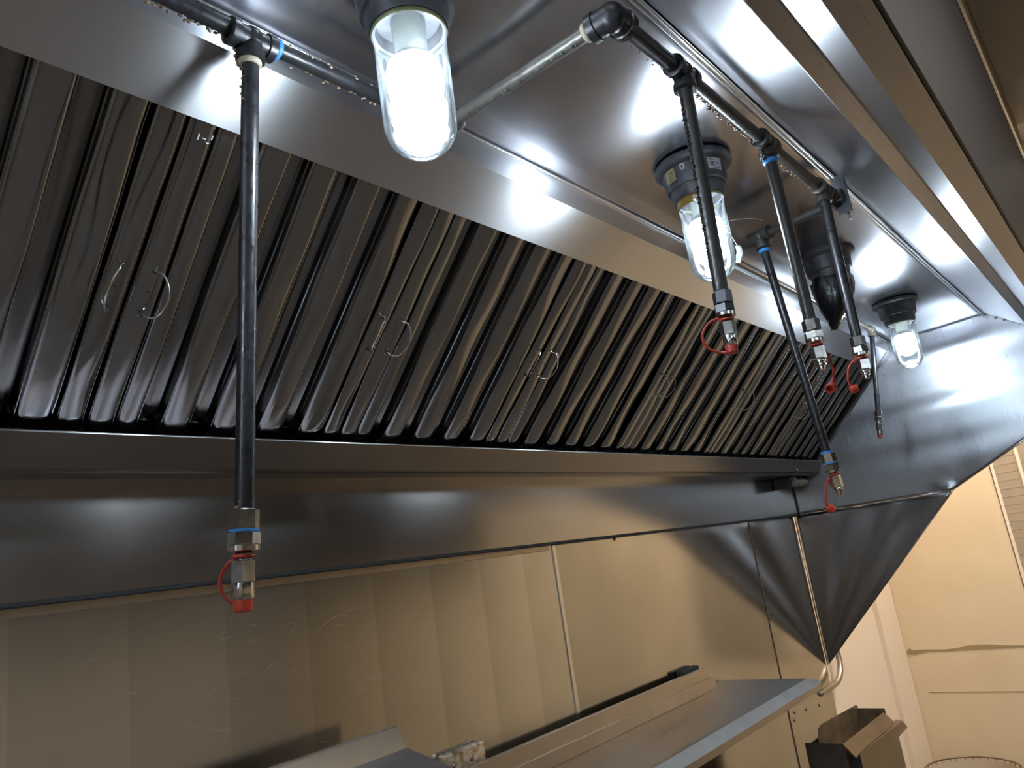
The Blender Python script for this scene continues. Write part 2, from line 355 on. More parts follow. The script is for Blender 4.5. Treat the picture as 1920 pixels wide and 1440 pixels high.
bm = NB(); tube(bm, [V(XL, .337, .6645), V(X1, .337, .6645)], .003, 8); tube(bm, [V(XL, .345, .6655), V(X1, .345, .6655)], .0022, 8)
obj('front_seam', bm, 'hem', hood, True)
bm = NB(); box(bm, (XL, .178, z(.553)), (X1, .2056, z(.578)), .0015, 1)
obj('stiffener_channel', bm, 'lip', hood)
bm = NB(); folded(bm, [(.0615, .478), (.0615, .3205), (.082, .3205), (.082, .330)], XL, X1, -.0015)
obj('front_lip', bm, 'lip', hood)
bm = NB(); box(bm, (XL-.012, .0565, z(.319)), (X1+.012, .060, z(.915)), .001, 1)
obj('front_fascia', bm, 'face', hood)
bm = NB(); box(bm, (XL-.012, .0500, z(.905)), (X1+.012, .0570, z(.925)), .002, 1)
obj('fascia_top_hem', bm, 'hem', hood)
bm = NB(); box(bm, (XL-.012, .060, z(.925)), (X1+.012, .075, z(1.32)), .001, 1)
obj('enclosure_panel', bm, 'encl', hood)
bm = NB(); box(bm, (XL, WY-.022, z(.046)), (X1, WY-.006, z(.93)), .001, 1)
obj('back_panel', bm, 'back', hood)
bm = NB(); box(bm, (XL, WY-.026, z(.040)), (X1, WY-.004, z(.0475)), .002, 1)
obj('back_panel_hem', bm, 'dark', hood)
bm = NB(); folded(bm, [(1.062, .236), (1.0585, .240), (1.0415, .2470), (1.0385, .2450), (1.0500, .2045), (1.09, .2040), (1.093, .197), (WY-.02, .196)], XL, X1, -.0014)
obj('grease_trough', bm, 'trough', hood)
bm = NB(); tube(bm, [V(XL, 1.040, .2462), V(X1, 1.040, .2462)], .0030, 8)
obj('trough_rim', bm, 'hem', hood, True)
bm = NB(); box(bm, (XL, .06, z(.925)), (X1, WY-.01, z(.93)))
obj('top_skin', bm, 'face', hood)
# end panels: bowed sheet with the photographed outline, hemmed lower edges
def edge(y):      # lower outline of the end panels
    return .047 if y > .592 else .047+(.592-y)*(.319-.047)/(.592-.06)
def ew(u, v):
    y = 1.18-1.12*u; zz = edge(y)+(.93-edge(y))*v; k = .55*sin(pi*min(1, u))*sin(pi*v)**.7
    d = .006*sin(13.6*zz+1.4*sin(2.6*y)+.4)+.0042*sin(27*zz+3.2*y)+.0010*sin(61*zz+2*y)+.0016*sin(8*y+5*zz)
    # crumple at the corner where the skirt is riveted on
    c = math.exp(-(((y-.60)/.06)**2+((zz-.05)/.02)**2))*.006*sin(60*y)
    return Vector((d*k+c, 0, 0))
bm = NB(); warped(bm, lambda u, v: V(X1, 1.18-1.12*u, edge(1.18-1.12*u)+(.93-edge(1.18-1.12*u))*v), 90, 90, Vector((.0015, 0, 0)), ew)
obj('end_panel', bm, 'endp', hood, True)
bm = NB(); tube(bm, [V(X1+.001, WY-.012, .047), V(X1+.001, .80, .047), V(X1+.001, .70, .0475), V(X1+.001, .596, .0465)], .0028, 8)
tube(bm, [V(X1+.001, .592, .048), V(X1+.001, .33, .181), V(X1+.001, .06, .319)], .0032, 8)
obj('end_panel_hem', bm, 'hem', hood, True)
bm = NB(); warped(bm, lambda u, v: V(XL, 1.18-1.12*u, edge(1.18-1.12*u)+(.93-edge(1.18-1.12*u))*v), 12, 12, Vector((-.0015, 0, 0)), lambda u, v: Vector())
obj('end_panel', bm, 'endp', hood, True)
# triangular splash skirt below the right end panel (slightly bowed)
def kw(u, v): return Vector((.004*sin(pi*u)*sin(5.5*pi*u+2.5*v+.5)*(1-v), 0, 0))
bm = NB(); warped(bm, lambda u, v: V(X1, WY-.008-(.60-.60*v)*u, .044-.597*v), 50, 40, Vector((.0015, 0, 0)), kw)
bmesh.ops.remove_doubles(bm, verts=bm.verts, dist=1e-5)
obj('end_skirt', bm, 'skirt', hood, True)
bm = NB(); tube(bm, [V(X1+.001, .592, .044), V(X1+.001, WY-.008, -.553)], .0022, 8); obj('skirt_hem', bm, 'fryer', hood, True)
bm = NB(); tube(bm, [V(X1-.003, WY-.004, .044), V(X1-.003, WY-.004, -.556)], .0032, 8); obj('skirt_wall_strip', bm, 'cap', hood, True)  # thin tan strip along the skirt's wall edge
# side rail beside the last filter and the frame line on the end panel
bm = NB(); plate(bm, [(X1-.002, 1.045, z(.247)), (X1-.002, .678, z(.614)), (X1-.002, .700, z(.636)), (X1-.002, 1.067, z(.269))], (-1, 0, 0), .032)
obj('filter_side_rail', bm, 'trough', hood)
# drain nipple under the trough at the right end
bm = NB(); lathe(bm, (3.11, 1.12, z(.176)), (1, 0, 0), [(0, .012), (0, .020), (.02, .020), (.022, .017), (.075, .017), (.078, .0205), (.12, .0205), (.123, .016), (.155, .016)], 20)
obj('drain_fitting', bm, 'conduit', hood, 40)
bm = NB(); box(bm, (3.06, 1.095, z(.150)), (3.11, 1.178, z(.197)), .006); obj('drain_bracket', bm, 'darknut', hood)
b = NB(); lathe(b, (2.995, 1.0475, z(.210)), (0, -1, 0), [(0, .006), (.003, .0055), (.005, 0)], 12); obj('rivet', b, 'chrome', hood, True)
# screws/rivets along the front corner seam of end panel
b = NB()
for y, zz in ((.30, .636), (.275, .622)): ball(b, V(X1-.003, y, zz), .0045, 2, (.5, 1, 1))
obj('seam_rivets', b, 'screw', hood, True)

# ================================================================ baffle grease filters
S2 = math.sqrt(.5); C0 = 1.307
def fpt(x, v, w): # v up the slope from the trough, w out of the filter face
    y0, z0 = 1.060, C0-1.060
    return Vector((x, y0 - v*S2 - w*S2, z(z0 + v*S2 - w*S2)))
def extrude_profile(bm, prof, sections, f):
    """prof [(u,w)], sections [(v, dw)]"""
    us_ = [u for u, w in prof]; uc = (min(us_)+max(us_))/2; hw = (max(us_)-min(us_))/2; p1, p2, p3 = (DR.uniform(0, 6.28) for _ in range(3)); top = max(w for u, w in prof)
    if len(sections) > 4:                       # hammered and bowed along its length, like thin pressed sheet
        sections = [q_ for q_ in sections if q_[0] < .02]+[(.03+(VF-.03)*k/22, 0) for k in range(23)]
    def dent(u, v, w):
        e = min(1, v/.04)
        return w+e*(.0011*sin(13*v+p1)+.0005*sin(41*v+p2)+(u-uc)*(.10*sin(10.5*v+p3)+.05*sin(27*v+p1)))-.0022*((u-uc)/hw)**2*(1 if w > top-.004 else 0)
    rows = [[bm.verts.new(f(u, v, dent(u, v, w+dw))) for u, w in prof] for v, dw in sections]
    for A, B in zip(rows, rows[1:]):
        for i in range(len(prof)-1): bm.faces.new((A[i], A[i+1], B[i+1], B[i]))
    return rows
def chan(u0, u1, top, side, r=.007, n=5):
    """rounded U channel profile, crown at w=top, legs down to w=side"""
    p = [(u0, side)]
    for k in range(n+1):
        a = pi/2*k/n; p.append((u0+r-r*cos(a), top-r+r*sin(a)))
    for k in range(n+1):
        a = pi/2*k/n; p.append((u1-r+r*sin(a), top-r+r*cos(a)))
    p.append((u1, side))
    m_ = n+2; a_ = p[m_-1]; b_ = p[m_]
    return p[:m_]+[(a_[0]+(b_[0]-a_[0])*k/6, top) for k in range(1, 6)]+p[m_:]
VF = .505; DR = random.Random(11)
ENDS = [(0.0, -.016), (.0008, -.008), (.004, -.0025), (.010, 0), (.03, .0006), (.25, 0), (VF, 0)]
def build_filter(width, label):
    t = thing('grease_filter', label, 'grease filter', (0, 0, 0), 'baffle grease filters in the sloping bank')
    g = lambda u, v, w: fpt(u, v, w)-fpt(0, 0, 0)
    def part(name, bm, m, par=t, sm=35):
        bmesh.ops.recalc_face_normals(bm, faces=bm.faces); me = bpy.data.meshes.new(name); bm.to_mesh(me); bm.free()
        for p in me.polygons: p.use_smooth = True
        me.set_sharp_from_angle(angle=radians(sm)); me.materials.append(M[m]); o = bpy.data.objects.new(name, me); link(o, par); return o
    bm = NB()                                      # frame: flat stiles with rounded outer edges, dark tray behind
    for a, b in ((.0012, .034), (width-.034, width-.0012)):
        extrude_profile(bm, chan(a, b, 0, -.040, .004, 3), ENDS, g)
    rail = []
    for u in (0.0012, width-.0012):
        pass
    for w in (-.038,):
        q = [g(.002, .002, w), g(width-.002, .002, w), g(width-.002, VF, w), g(.002, VF, w)]
        bm.faces.new([bm.verts.new(p) for p in q])
    q = [g(.002, .016, -.038), g(width-.002, .016, -.038), g(width-.002, .016, -.024), g(.002, .016, -.024)]; bm.faces.new([bm.verts.new(p) for p in q])
    part('frame', bm, 'filter')
    bm = NB(); nU = int(round((width-.098-.040)/.0765)); us = [.098+.0765*k for k in range(nU+0)]
    us = [u for u in us if u+.043 < width-.036]
    if us[-1]+.0765 < width-.030: pass
    for u in us: extrude_profile(bm, chan(u, u+.043, 0, -.020, .0075), ENDS, g)
    extrude_profile(bm, chan(.038, .067, -.0012, -.020, .006), ENDS, g)      # half channel beside the stile
    part('front_baffles', bm, 'filter')
    bm = NB()
    for u in [.067+.0-.006]+[u+.043-.006 for u in us[:-1]]:
        w_ = .0435 if u > .08 else .043
        prof = [(u, -.014), (u+.003, -.012), (u+.0055, -.016)]+[(u+.0055+(w_-.011)*k/6, -.033+.006*((k-3)/3.0)**4) for k in range(7)]+[(u+w_-.0055, -.016), (u+w_-.003, -.012), (u+w_, -.014)]
        extrude_profile(bm, prof, [(.020, -.004), (.024, 0), (VF, 0)], g)
    part('rear_baffles', bm, 'filterback')
    def handle(u, sgn):
        b = NB(); lo, hi = .188, .248
        pts = [g(u-sgn*.004, hi+.010, -.004), g(u, hi, .001), g(u+sgn*.006, hi+.001, .012), g(u+sgn*.013, hi-.012, .020), g(u+sgn*.016, (lo+hi)/2, .023), g(u+sgn*.012, lo+.008, .019), g(u+sgn*.005, lo, .011), g(u, lo, .001), g(u-sgn*.003, lo-.008, -.004)]
        tube(b, spline(pts, 6), .0014, 8); h = part('handle', b, 'wire')
        b = NB()
        b.free()
        for vv in (lo, hi, (lo+hi)/2):
            b = NB(); tube(b, [g(u, vv, -.001), g(u, vv, .0006)], .0036 if vv != (lo+hi)/2 else .0018, 12)
            part('rivet_hole', b, 'dark', h)
    handle(.020, 1); handle(width-.018, 1 if width > .45 else -1)
    if width > .45: pass
    return t
def copy_tree(o, parent=None):
    c = o.copy(); S.collection.objects.link(c)
    if parent is not None: c.parent = parent
    for ch in [x for x in bpy.data.objects if x.parent == o and x.name != c.name]: copy_tree(ch, c)
    return c
o20 = fpt(0, 0, 0)
small = build_filter(.410, 'x'); big = build_filter(.5085, 'x')
J = [('s', .410-.824, None), ('s', -.002, 'narrow baffle filter at the far left, cut by the photo edge'), ('s', .411, 'narrow baffle filter crossed by the nearest hanging pipe'),
     ('s', .822, 'narrow baffle filter third along, between the two middle joints with curly wire handles'),
     ('b', 1.235, 'wide baffle filter fourth from the left in the bank, first of the wide ones'), ('b', 1.744, 'wide baffle filter fifth from the left in the bank, second of the wide ones'),
     ('b', 2.252, 'wide baffle filter second from the right end, crossed by the long leaning thin pipe'), ('b', 2.761, 'wide baffle filter at the right end of the bank beside the end panel')]
LEFTS = [('s', XL+.02), ('s', XL+.02+.412), ('s', -.414-.0)]
used = {'s': small, 'b': big}; done = {'s': False, 'b': False}
for kind, x, lab in J:
    if lab is None: continue
    src = used[kind]; f = src if not done[kind] else copy_tree(src)
    done[kind] = True; f.location = (x, o20.y, o20.z); f['label'] = lab
for k, x in enumerate((-.414, -.826, -1.238)):
    f = copy_tree(small); f.location = (x, o20.y, o20.z)
    f['label'] = ['baffle filter just outside the left edge of the photo', 'second baffle filter beyond the left edge of the photo', 'baffle filter beside the left end of the hood'][k]
# black sheet put in for the shade of the plenum behind the filters
bm = NB(); plate(bm, [fpt(XL, -.03, -.06), fpt(X1-.01, -.03, -.06), fpt(X1-.01, .52, -.06), fpt(XL, .52, -.06)], (0, S2, S2), .002)
obj('plenum_dark_sheet', bm, 'dark', hood)
# pale scraps put in for a bright crinkled reflection on the second stile
sc = NB()
for k, (u, v, w_, h_) in enumerate(((.424, .468, .003, .014), (.429, .468, .0018, .016), (.4335, .469, .0022, .012), (.438, .466, .0035, .015), (.426, .480, .005, .003), (.434, .484, .008, .0022), (.425, .447, .0015, .008), (.431, .450, .004, .0015), (.437, .446, .003, .002), (.441, .452, .0015, .006))):
    c = fpt(u, v-.025, .0026); e1 = Vector((1, 0, 0)); e2 = (fpt(0, 1, 0)-fpt(0, 0, 0)); n_ = (fpt(0, 0, 1)-fpt(0, 0, 0))
    plate(sc, [c, c+e1*w_, c+e1*w_*1.2+e2*h_, c+e2*h_*.9], n_, .0003)
tag(obj('reflection_scrap', sc, 'label'), 'pale scraps standing in for a bright reflection high on the filter stile near the first pipe', 'sticker')

# ================================================================ fire suppression pipework
PR = .0095; HZ = .620
A, B_, C_, D_ = (.735, .647), (.735, .349), None, None
net = thing('suppression_pipework', 'black iron fire suppression pipe run with five drops under the hood roof', 'pipework', (1.0, .5, z(HZ)))
def pipe(name, pts, r, m, par): b = NB(); tube(b, pts, r, 20); return obj(name, b, m, par, 40)
def collar(bm, p, d, r, l):
    p = Vector(p); d = Vector(d).normalized()
    lathe(bm, p, d, [(0, r*.8), (0, r), (l*.15, r*1.06), (l*.85, r*1.06), (l, r), (l, r*.8)], 20)
def tee(p, dirs, par, m='pipe', s=1.0, name='tee_fitting'):
    b = NB(); P = Vector(p); ball(b, P, .0155*s, 3)
    for d in dirs:
        d = Vector(d).normalized(); lathe(b, P, d, [(0, .0135*s), (.017*s, .0135*s), (.018*s, .0158*s), (.027*s, .0160*s), (.028*s, .0145*s), (.028*s, .009*s)], 22, caps=False)
    return obj(name, b, m, par, 50)
pA0, pA1 = V(XL+.05, .655, HZ), V(.735, .640, HZ)
T0 = V(.433, .647, HZ); EL = V(.735, .352, HZ); JN = V(.735, .640, HZ); T1 = V(.908, .349, HZ); T2 = V(1.200, .348, HZ); T3 = V(1.474, .347, HZ); E3 = V(1.535, .345, HZ); T5 = V(1.588, .520, HZ)
pipe('header_pipe', [V(XL+.05, .652, HZ), T0], PR*1.06, 'pipe', net); pipe('header_pipe', [T0, JN], PR, 'pipe', net)
pipe('cross_pipe', [JN, EL], PR, 'worn', net); pipe('header_pipe', [EL, T1], PR*1.1, 'pipe', net); pipe('header_pipe', [T1, T2], PR, 'dirtypipe', net)
pipe('header_pipe', [T2, T3], PR, 'dirtypipe', net); pipe('header_pipe', [T3, E3], PR, 'dirtypipe', net)
pipe('cross_pipe', [E3+Vector((.0, 0, -.012)), T5], PR*.95, 'dirtypipe', net); pipe('cross_pipe', [T5, V(1.62, .60, HZ)], PR*.9, 'dirtypipe', net)
DN = [(V(.433, .647, HZ-.004), V(.409, .677, .091)), (T1, V(.898, .357, .300)), (T2, V(1.200, .347, .308)), (T3, V(1.465, .350, .319)), (T5, V(1.613, .496, .135))]
ends = []
for i, (a, b) in enumerate(DN):
    d = (b-a).normalized(); ends.append((b, d))
    pipe('drop_pipe', [a, b], PR*(1.0 if i < 4 else .92), 'pipe' if i in (0, 4) else 'dirtypipe' if i < 3 else 'pipe', net)
    if i == 0: tee(a, [(1, 0, 0), (-1, 0, 0), d], net)
    elif i == 4: tee(a, [(E3-T5), (T5-E3), d], net, 'dirtypipe')
    else: tee(a, [(1, 0, 0), (-1, 0, 0), d], net, 'pipe' if i == 1 else 'dirtypipe')
tee(JN, [(-1, 0, 0), (0, -1, 0)], net, 'dirtypipe', 1.0, 'elbow_fitting')
b = NB(); ball(b, EL+Vector((.002, .002, 0)), .0185, 3)
for d in ((1, 0, 0), (0, 1, 0)): lathe(b, EL, d, [(0, .0165), (.020, .0165), (.021, .0185), (.031, .0185), (.032, .016), (.032, .009)], 24, caps=False)
obj('elbow_fitting', b, 'pipe', net, 50)
tee(E3, [(-1, 0, 0), (T5-E3)], net, 'dirtypipe', .95, 'elbow_fitting')
for p, d, m in ((T0+Vector((.029, 0, 0)), (1, 0, 0), 'blue'), (T0+(DN[0][1]-DN[0][0]).normalized()*.030, DN[0][1]-DN[0][0], 'white'), (EL+Vector((0, .033, 0)), (0, 1, 0), 'white'), (T5+(DN[4][1]-DN[4][0]).normalized()*.03, DN[4][1]-DN[4][0], 'blue'), (T2+Vector((0, 0, -.031)), (0, 0, -1), 'blue')):
    b = NB(); lathe(b, p, d, [(0, .0098), (.001, .0125), (.005, .0128), (.007, .0115), (.008, .0098)], 20); obj('thread_tape', b, m, net, True)
# pipe strap and bolt at the end of the front header
b = NB(); box(b, (1.530, .325, z(.607)), (1.566, .350, z(.632)), .003); box(b, (1.545, .318, z(.585)), (1.549, .345, z(.664)), .001); obj('pipe_clamp', b, 'darknut', net)
b = NB(); tube(b, [V(1.552, .333, .612), V(1.560, .330, .588), V(1.563, .329, .574)], .0022, 8); obj('clamp_bolt', b, 'chrome', net)
# hardened grease beads along the pipes
def beads(p, q, n, off, r0, r1, m='lump', name='grease_beads', jit=.003):
    b = NB(); p = Vector(p); q = Vector(q)
    for k in range(n):
        t = random.random(); c = p.lerp(q, t)+Vector(off)*(.85+.3*random.random())+Vector([random.uniform(-jit, jit) for _ in range(3)])
        ball(b, c, random.uniform(r0, r1), 2, (random.uniform(.7, 1.5), random.uniform(.7, 1.3), random.uniform(.5, .9)))
    o = obj(name, b, m, net, True); o['kind'] = 'stuff'; return o
beads(V(.28, .65, HZ), V(.425, .648, HZ), 60, (0, .007, -.006), .001, .0032)
beads(V(.452, .646, HZ), V(.70, .641, HZ), 70, (0, .007, -.006), .001, .003)
beads(V(.46, .646, HZ), V(.70, .641, HZ), 30, (0, -.007, .004), .001, .0025)
beads(T0+Vector((-.012, .01, -.012)), T0+Vector((-.010, .01, -.035)), 16, (0, 0, 0), .0015, .005)
beads(T0+Vector((-.009, .004, -.04)), T0+Vector((-.010, .006, -.11)), 40, (0, 0, 0), .0008, .0022)
beads(V(.735, .36, HZ), V(.735, .385, HZ), 22, (-.009, 0, .003), .0015, .0045)
beads(V(.735, .40, HZ), V(.735, .63, HZ), 60, (-.004, 0, -.008), .0008, .0022, 'worn')
beads(V(.75, .352, HZ), V(.90, .35, HZ), 50, (0, .009, -.004), .0008, .002)
beads(V(.94, .35, HZ), V(1.18, .35, HZ), 110, (0, .008, -.004), .001, .0026)
beads(T2+Vector((-.016, .002, 0)), T2+Vector((-.014, .004, -.035)), 30, (0, 0, 0), .001, .0035, 'dirtypipe')
beads(V(1.23, .35, HZ), V(1.46, .35, HZ), 60, (0, .008, -.004), .0008, .002)
beads(T1+Vector((-.012, .004, -.02)), DN[1][1]+Vector((-.008, .004, .02)), 170, (0, 0, 0), .0006, .0018, 'dirtypipe', jit=.002)
beads(T2+Vector((-.004, -.006, -.03)), DN[2][1]+Vector((-.004, -.007, .02)), 130, (0, 0, 0), .0005, .0014, 'dirtypipe', jit=.003)
beads(T3+Vector((-.004, -.006, -.03)), DN[3][1]+Vector((-.004, -.007, .02)), 90, (0, 0, 0), .0005, .0012, 'dirtypipe', jit=.003)
beads(E3+Vector((-.02, -.0, -.02)), E3+Vector((.02, 0, -.02)), 24, (0, 0, 0), .001, .0032, 'dirtypipe')
beads(DN[0][1]+Vector((-.007, -.003, .004)), DN[0][1]+Vector((-.006, -.006, -.02)), 16, (0, 0, 0), .001, .003, 'lump')

# slim second branch with its own drop near the far lamp
net2 = thing('slim_suppression_branch', 'thin grey suppression pipe along the rear roof seam with one short drop', 'pipework', (2.2, .62, z(HZ)))
T6 = V(2.800, .617, HZ); d6e = V(2.771, .655, .337)
pipe('header_pipe', [V(1.615, .617, HZ), T6], .0075, 'conduit', net2); tee(T6, [(-1, 0, 0), d6e-T6], net2, 'conduit', .85, 'elbow_fitting')
pipe('drop_pipe', [T6, d6e], .0082, 'pipe', net2)
pipe('header_pipe', [T6, V(X1-.003, .617, HZ)], .006, 'conduit', net2)
ends.append((d6e, (d6e-T6).normalized()))

# ================================================================ spray nozzles at the pipe ends
DOWN = -U2
def nozzle(i, label, s, style):
    p, d = ends[i]; t = thing('spray_nozzle', label, 'spray nozzle', p, 'spray nozzles hanging from the suppression pipes')
    P = Vector(p); dark = style.get('dark', False); nm = 'darknut' if dark else 'chrome'; q = lambda a: P+d*a*s
    def hexa(name, a, b_, r, m, ang=0):
        b = NB(); a_, u, w = frame(d); ref = u*cos(ang)+w*sin(ang)
        lathe(b, q(a), d, [(0, r*.90*s), (.0012*s, r*s), ((b_-a)*s-.0012*s, r*s), ((b_-a)*s, r*.90*s)], 6, ref=ref); return obj(name, b, m, t)
    def cyl(name, prof, m, sm=40, ang=24):
        b = NB(); lathe(b, P, d, [(a*s, r*s) for a, r in prof], ang); return obj(name, b, m, t, sm)
    if style.get('tape'): cyl('thread_tape', [(-.004, .009), (-.004, .0125), (.002, .0125), (.002, .009)], 'blue')
    hexa('adapter_nut', 0, .021, .0150, nm, .3)
    if style.get('tape') or i == 0: cyl('thread_tape', [(.020, .008), (.020, .0148), (.0225, .0148), (.0225, .008)], 'blue')
    hexa('coupling_nut', .022, .036, .0160, nm, .55)
    cyl('locking_ring', [(.036, .010), (.036, .0155), (.041, .0155), (.041, .010)], 'chrome')
    cyl('swivel_neck', [(.040, .0125), (.044, .0080), (.048, .0075), (.053, .010)], nm)
    hexa('nozzle_body', .050, .072, .0128, 'chrome' if i != 0 else 'chrome', .1)
    open_ = style['cap'] != 'on'
    if not open_:
        cyl('nozzle_tip', [(.071, .0100), (.0725, .0105), (.086, .0105), (.088, .0095)], 'chrome')
        cyl('blowoff_cap', [(.0865, .0070), (.0865, .0093), (.0885, .0097), (.099, .0092), (.100, .0080), (.100, 0)], 'rubber')
        capc = q(.097)
    else:
        cyl('nozzle_tip', [(.071, .0085), (.073, .0098), (.0765, .0098), (.0775, .0060), (.0790, .0060), (.0800, .0086), (.0835, .0086), (.0845, .0055), (.090, .0055), (.091, .0030), (.091, 0)], 'chrome')
    # strap: ring on the neck plus a bowed tail
    b = NB(); a_, u, w = frame(d); ring = [q(.0465)+(u*cos(k*pi/10)+w*sin(k*pi/10))*.0098*s for k in range(20)]
    tube(b, ring, .0019*s, 8, closed=True)
    sd = style['strap']; start = q(.0465)+(R2*sd[0][0]+DOWN*sd[0][1])*s
    pts = [start]+[q(.0465)+(R2*x_+DOWN*y_)*s for x_, y_ in sd[1:]]
    if not open_: pts.append(capc)
    tube(b, spline(pts, 8), .0021*s, 8, .75); obj('cap_strap', b, 'rubber', t, True)
    if open_:
        c = pts[-1]; dd = (R2*style['capdir'][0]+DOWN*style['capdir'][1]-FW*style['capdir'][2]).normalized()
        b = NB(); L_ = .0145*s
        lathe(b, c-dd*L_*.5, dd, [(0, 0), (0, .0078*s), (.001*s, .0088*s), (L_-.001*s, .0086*s), (L_, .0080*s), (L_, .0058*s), (.003*s, .0056*s), (.003*s, 0)], 24)
        obj('blowoff_cap', b, 'rubber', t, 40)
    return t
nozzle(0, 'large nearest nozzle with bright nuts and red cap on, hanging before the banded wall sheet', .96,
       dict(cap='on', strap=[(.008, -.002), (-.004, .001), (-.016, .008), (-.0235, .022), (-.022, .036), (-.013, .046), (-.004, .0505)]))
nozzle(1, 'nozzle with black nuts and red cap on, its looped strap left of the second drop', .82,
       dict(cap='on', dark=True, strap=[(.008, .0), (-.012, -.002), (-.028, .006), (-.037, .024), (-.031, .040), (-.018, .048), (-.006, .050)]))
nozzle(2, 'uncapped nozzle on the third drop, open red cap dangling to its lower right', .90,
       dict(cap='off', strap=[(.004, -.001), (.012, .004), (.020, .018), (.028, .036), (.030, .056), (.026, .074)], capdir=(-.75, .25, .75)))
nozzle(3, 'uncapped nozzle on the fourth drop, red cap dangling to its lower left', .88,
       dict(cap='off', strap=[(.004, -.001), (-.014, .004), (-.026, .018), (-.029, .040), (-.024, .058), (-.016, .064)], capdir=(.9, -.35, .1)))
nozzle(4, 'uncapped nozzle with blue tape at the end of the long leaning pipe', .98,
       dict(cap='off', tape=True, strap=[(.004, -.001), (-.004, .004), (-.013, .012), (-.016, .034), (-.015, .058), (-.006, .070)], capdir=(.7, .7, .2)))
# small far nozzle
p, d = ends[5]; t6 = thing('spray_nozzle', 'small slender nozzle with tiny red tip before the wavy end panel', 'spray nozzle', p, 'spray nozzles hanging from the suppression pipes')
for nm_, a, b_, r in (('adapter_nut', 0, .020, .0125), ('coupling_nut', .021, .036, .0135), ('nozzle_body', .042, .066, .0115)):
    b = NB(); lathe(b, Vector(p)+d*a, d, [(0, r*.85), (.002, r), (b_-a-.002, r), (b_-a, r*.85)], 6); obj(nm_, b, 'chrome', t6)
b = NB(); lathe(b, Vector(p), d, [(.035, .008), (.043, .008)], 16); obj('swivel_neck', b, 'chrome', t6, 40)
b = NB(); lathe(b, Vector(p), d, [(.066, .0085), (.084, .0085), (.085, .007)], 16); obj('nozzle_tip', b, 'chrome', t6, 40)
b = NB(); lathe(b, Vector(p), d, [(.084, .0078), (.092, .0078), (.093, .006), (.093, 0)], 16); obj('blowoff_cap', b, 'rubber', t6, 40)

# ================================================================ hood lights
def hood_light(x, y, label, lit=True, labels=False, orange=False, rimz=.588):
    t = thing('hood_light', label, 'light fixture', (x, y, z(.666)), 'jar lights along the hood roof')
    o = V(x, y, .666); dn = (0, 0, -1)
    b = NB(); lathe(b, o, dn, [(0.0005, .060), (0.001, .069), (.006, .071), (.010, .070), (.014, .064), (.018, .058), (.046, .055), (.050, .0535), (.052, .0490), (.070, .0462), (.0735, .0445), (.074, .038), (.060, .036)], 48)
    obj('housing', b, 'housing', t, 40)
    if lit:
        G = [(.072, .0395), (.074, .0418), (.080, .0422), (.084, .0408), (.150, .0404), (.184, .0400)]
        R = .0400
        for k in range(1, 13):
            a = pi/2*k/12; G.append((.188+.0400*sin(a), R*cos(a)))
        b = NB(); lathe(b, o, dn, G, 48, caps=False); obj('glass_jar', b, 'glass', t, True)
        b = NB(); lathe(b, o, dn, [(.0725, .0422), (.0740, .0434), (.0775, .0434), (.0790, .0422)], 48, caps=False); obj('jar_rim', b, 'rim', t, True)
        if orange:
            b = NB(); lathe(b, o, dn, [(.073, .0430), (.076, .0442), (.084, .0422), (.088, .0412)], 20, a0=radians(165), a1=radians(240), ref=(1, 0, 0), caps=False); obj('grease_stain', b, 'rimorange', t, True)
        b = NB(); lathe(b, o, dn, [(.060, .020), (.105, .018), (.108, .021), (.118, .0285)], 32); obj('bulb_base', b, 'porcelain', t, 40)
        b = NB(); lathe(b, o, dn, [(.116, .0280), (.124, .0305), (.138, .0318), (.152, .0300), (.162, .0245), (.168, .0155), (.1705, 0)], 32); obj('bulb', b, 'bulb', t, True)
    if labels:
        # curved labels wrapped on the housing
        def patch(nm, m, a, wdt, s0, s1, ink):
            b = NB(); lathe(b, o, dn, [(s0, .0584), (s1, .0566)], 10, ref=(1, 0, 0), a0=a-wdt/2, a1=a+wdt/2, caps=False); pt = obj(nm, b, m, t, True)
            if ink:
                b = NB()
                for (aa, ww, q0, q1) in ink:
                    lathe(b, o, dn, [(s0+(s1-s0)*q0, .0587-.0018*q0), (s0+(s1-s0)*q1, .0587-.0018*q1)], 6, ref=(1, 0, 0), a0=a+aa-ww/2, a1=a+aa+ww/2, caps=False)
                obj('print', b, 'ink', pt)
        patch('gold_label', 'gold', radians(204), .42, .0185, .042, [(-.05, .2, .25, .34), (-.04, .24, .5, .56), (-.02, .26, .68, .74), (0, .24, .84, .90)])
        patch('pale_label', 'label', radians(116), .50, .0185, .040, [(.12, .14, .12, .22), (.1, .16, .40, .50), (.1, .14, .60, .70), (-.1, .1, .42, .52), (-.05, .3, .82, .87)])
        patch('worn_sticker', 'label', radians(176), .16, .0185, .030, [(.0, .06, .3, .7)])
    return t
hood_light(.542, .505, 'largest nearest lit jar light at the top of the photo', True)
hood_light(1.245, .498, 'lit jar light behind the second drop pipe, labels on its black housing', True, True, True)
hood_light(2.700, .505, 'smallest farthest lit jar light before the right end panel', True)
hood_light(-.20, .505, 'lit jar light beyond the left edge of the photo', True)
hood_light(-.95, .505, 'added lit jar light, unseen, near the left end of the hood', True)  # added unseen lamp, for the steel to reflect
